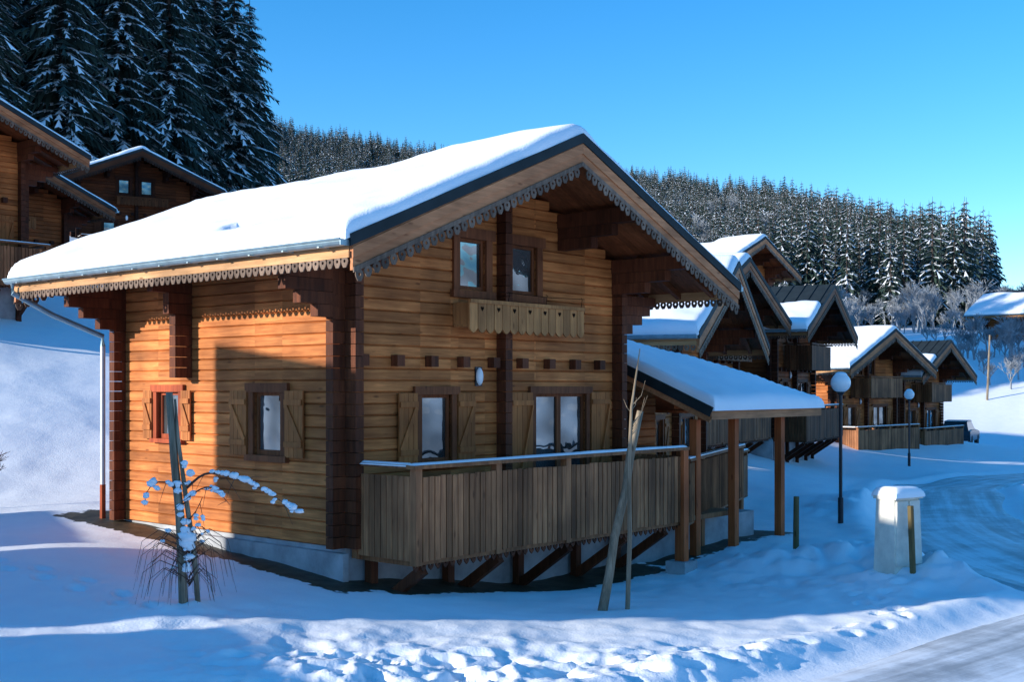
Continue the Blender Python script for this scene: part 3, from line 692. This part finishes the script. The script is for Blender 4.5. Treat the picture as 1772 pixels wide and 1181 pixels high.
# leaning stakes + young tree
x,y=1.05,14.2; z=gz(x,y); a=MB(); a.tube([(0,0,-.1),(.10,.07,.4),(.17,.13,.85),(.31,.22,1.4),(.38,.3,1.85),(.50,.35,2.35)],[.062,.055,.052,.05,.052,.04],9)
obj("leaning_stake",a.mesh("stake",M_bark,True),None,(x,y,z))
x,y=1.37,14.3; z=gz(x,y); a=MB(); a.tube([(0,0,-.1),(.03,0,.9),(.02,0,1.7),(.05,0,2.4),(.15,0,3.1)],[.03,.028,.024,.018,.006],7)
for k in range(9):
    h=random.uniform(2.0,3.0); sd=random.choice((-1,1)); L_=random.uniform(.12,.35); q=.02+.05*(h-1.7); a.tube([(q,0,h),(q+sd*L_*.35,random.uniform(-.1,.1),h+L_*.4),(q+sd*L_*.5,random.uniform(-.2,.2),h+L_)],[.006,.004,.002],4)
obj("young_tree",a.mesh("young",M_bark),None,(x,y,z))
# snowy sapling with stake, left
x,y=-3.38,12.4; z=gz(x,y); em=obj("snowy_sapling",None,None,(x,y,z))
a=MB(); a.tube([(0,0,-.1),(-.02,0,.4),(-.04,0,.9),(-.1,0,1.5),(-.15,0,2.17)],[.05,.045,.047,.042,.036],8); a.tube([(.14,.05,-.1),(.1,.03,.5),(.02,.0,1.1),(-.06,0,1.7),(-.09,.0,2.1)],[.028,.028,.025,.02,.012],7); obj("stake_and_trunk",a.mesh("st",M_bark,True),em)
t=MB(); s=MB()
def snowlump(q,d,b):
    for k in range(random.choice((2,3))):
        o=q+d*(random.uniform(-1.2,1.2)*b)+Vector((0,0,b*.3)); s.blob((o.x,o.y,o.z),b*random.uniform(.6,1.0),b*random.uniform(.5,.8),b*random.uniform(.35,.65),8,6,.22)
def spray(p0,pts_,r=.012,snow=True,big=.05,pr=.6):
    path=catmull([Vector(p0)]+[Vector(q) for q in pts_],.06); t.tube(path,[r*(1-.8*i/len(path)) for i in range(len(path))],4)
    for i in range(2,len(path)-1):
        if random.random()<.9:
            L_=random.uniform(.08,.32); q=path[i]; d_=Vector((random.uniform(-.6,.8),random.uniform(-.6,.6),random.uniform(-1,.2))).normalized(); t.tube([q,q+d_*L_*.5,q+d_*L_+Vector((0,0,-.08*L_))],[.004,.003,.0015],3)
            if snow and random.random()<.4: snowlump(q+d_*L_*.6,d_,big*.5)
        if snow and random.random()<pr: snowlump(path[i],(path[i+1]-path[i]).normalized(),big*random.uniform(.5,1.1))
spray((.0,0,1.15),[(.2,.05,1.32),(.45,.1,1.30),(.75,.1,1.18),(1.15,.1,.93)],.014,True,.06)
spray((-.02,0,1.0),[(.15,-.1,1.15),(.33,-.15,1.2),(.52,-.2,1.03)],.011,True,.05)
spray((-.03,0,1.1),[(-.15,-.1,1.25),(-.3,-.1,1.22),(-.38,-.1,1.08)],.011,True,.08,.9)
spray((.0,0,.8),[(.15,-.1,.95),(.22,-.1,1.1)],.010,True,.06)
spray((0,0,.55),[(.15,-.05,.8),(.3,-.05,.7)],.009,True,.04)
for (bx,bz,br_) in ((.05,.62,.10),(.03,.75,.07),(-.02,.95,.05),(.08,1.3,.05),(.02,1.42,.04),(.04,.35,.05),(-.05,1.2,.05),(.07,.5,.07)): snowlump(Vector((bx,-.05,bz)),Vector((0,0,1)),br_)
for k in range(60):
    a_=random.uniform(0,6.28); L_=random.uniform(.25,.55); h=random.uniform(.15,.65); dx,dy=math.cos(a_)*L_,math.sin(a_)*L_*.7
    t.tube([(0.05,0,h),(dx*.5,dy*.5,h+.14),(dx*.85,dy*.85,h+.02),(dx,dy,max(.02,h-.32))],[.006,.005,.003,.0015],3)
    if random.random()<.2: snowlump(Vector((dx*.5,dy*.5,h+.14)),Vector((dx,dy,0)).normalized(),.025)
obj("twigs",t.mesh("tw",M_twig),em); obj("snow_clumps",s.mesh("sc",M_snow,True),em)
for (bx,by,H_) in ((-8.1,17.9,1.9),(-8.6,18.6,2.2)):
    o=obj("bare_shrub",decid("shrub",int(-bx*10),4,M_twig,.008),None,(bx,by,gz(bx,by)-.1)); o.scale=(H_,)*3
em=obj("frosted_shrubs",None)
pts=[]
for k in range(20):
    px=random.uniform(1600,1790); Y_=random.uniform(85,125); bx,by=xy(px,Y_); pts.append((bx,by,gz(bx,by)-.1,random.uniform(2,4)))
instancer("shrubs",pts,fro[0],em)
bx,by=xy(1708,85); a=MB(); a.tube([(0,0,-.3),(0.2,0,4.6)],[.09,.06],6); obj("utility_pole",a.mesh("pole2",M_bark),None,(bx,by,gz(bx,by)))
# ------------------------------------------------------------------ car
cx,cy=26.2,70.5; em=obj("parked_car",None,None,(cx,cy,gz(cx,cy)-.02),rad(62))
def loft(secs,mat,name):
    m=MB(); n_=len(secs[0])
    vs=[q for s_ in secs for q in s_]; fs=[tuple(range(n_))[::-1],tuple(range(n_*(len(secs)-1),n_*len(secs)))]
    for i in range(len(secs)-1):
        for k in range(n_): fs.append((i*n_+k,i*n_+(k+1)%n_,(i+1)*n_+(k+1)%n_,(i+1)*n_+k))
    m.add(vs,fs); obj(name,m.mesh(name,mat,False),em)
prof=[(-2.1,.35),(-2.15,.7),(-2.05,.92),(-1.2,.98),(.9,.95),(1.9,.85),(2.12,.65),(2.1,.35)]
loft([[(a_,yy_,b_ if abs(yy_)<.8 else b_*.96+.01) for a_,b_ in prof] for yy_ in (-.86,-.78,.78,.86)],M_car,"body")
cab=[(-1.95,.93),(-1.6,1.42),(.0,1.47),(.35,1.42),(1.0,.93)]
loft([[(a_*.99,yy_*(1 if b_<1 else .82),b_-.005) for a_,b_ in cab] for yy_ in (-.74,.74)],M_cglass,"windows")
loft([[(a_,yy_,b_) for a_,b_ in ((-1.66,1.40),(-1.5,1.47),(0,1.51),(.3,1.46),(.36,1.40))] for yy_ in (-.63,.63)],M_car,"roof")
m=MB()
for wx in (-1.35,1.35):
    for wy in (-.87,.67): m.tube([(wx,wy,.32),(wx,wy+.2,.32)],.32,18)
obj("wheels",m.mesh("wheels",M_tyre),em)
# ------------------------------------------------------------------ light, sky, camera
el=math.atan(.272); az=math.atan2(-.94,-.34)
w=bpy.data.worlds.new("World"); scene.world=w; w.use_nodes=True; nt=w.node_tree; bg=nt.nodes["Background"]
sky=nt.nodes.new("ShaderNodeTexSky"); sky.sky_type='NISHITA'; sky.sun_disc=False; sky.sun_elevation=el; sky.sun_rotation=az; sky.altitude=800; sky.air_density=1.0; sky.dust_density=.3; sky.ozone_density=3.6
hs=nt.nodes.new("ShaderNodeHueSaturation"); hs.inputs["Saturation"].default_value=1.28
nt.links.new(sky.outputs[0],hs.inputs["Color"]); nt.links.new(hs.outputs[0],bg.inputs[0]); bg.inputs[1].default_value=.285
sd=Vector((-.94,-.34,0)).normalized()*math.cos(el)+Vector((0,0,math.sin(el)))
ld=bpy.data.lights.new("sun",'SUN'); ld.energy=7.0; ld.angle=rad(.5); ld.color=(1,.95,.86); lo_=obj("sun",ld); lo_.rotation_euler=(sd).to_track_quat('Z','Y').to_euler()
cd=bpy.data.cameras.new("camera"); cam=obj("camera",cd); cam.location=(0,0,0); cam.rotation_euler=(rad(90),0,0)
cd.sensor_width=36; cd.lens=36*2084/1772; cd.shift_y=(670-590.5)/1772; cd.clip_end=6000; cd.clip_start=.1
scene.camera=cam
scene.view_settings.view_transform='Standard'; scene.view_settings.look='None'; scene.view_settings.exposure=0
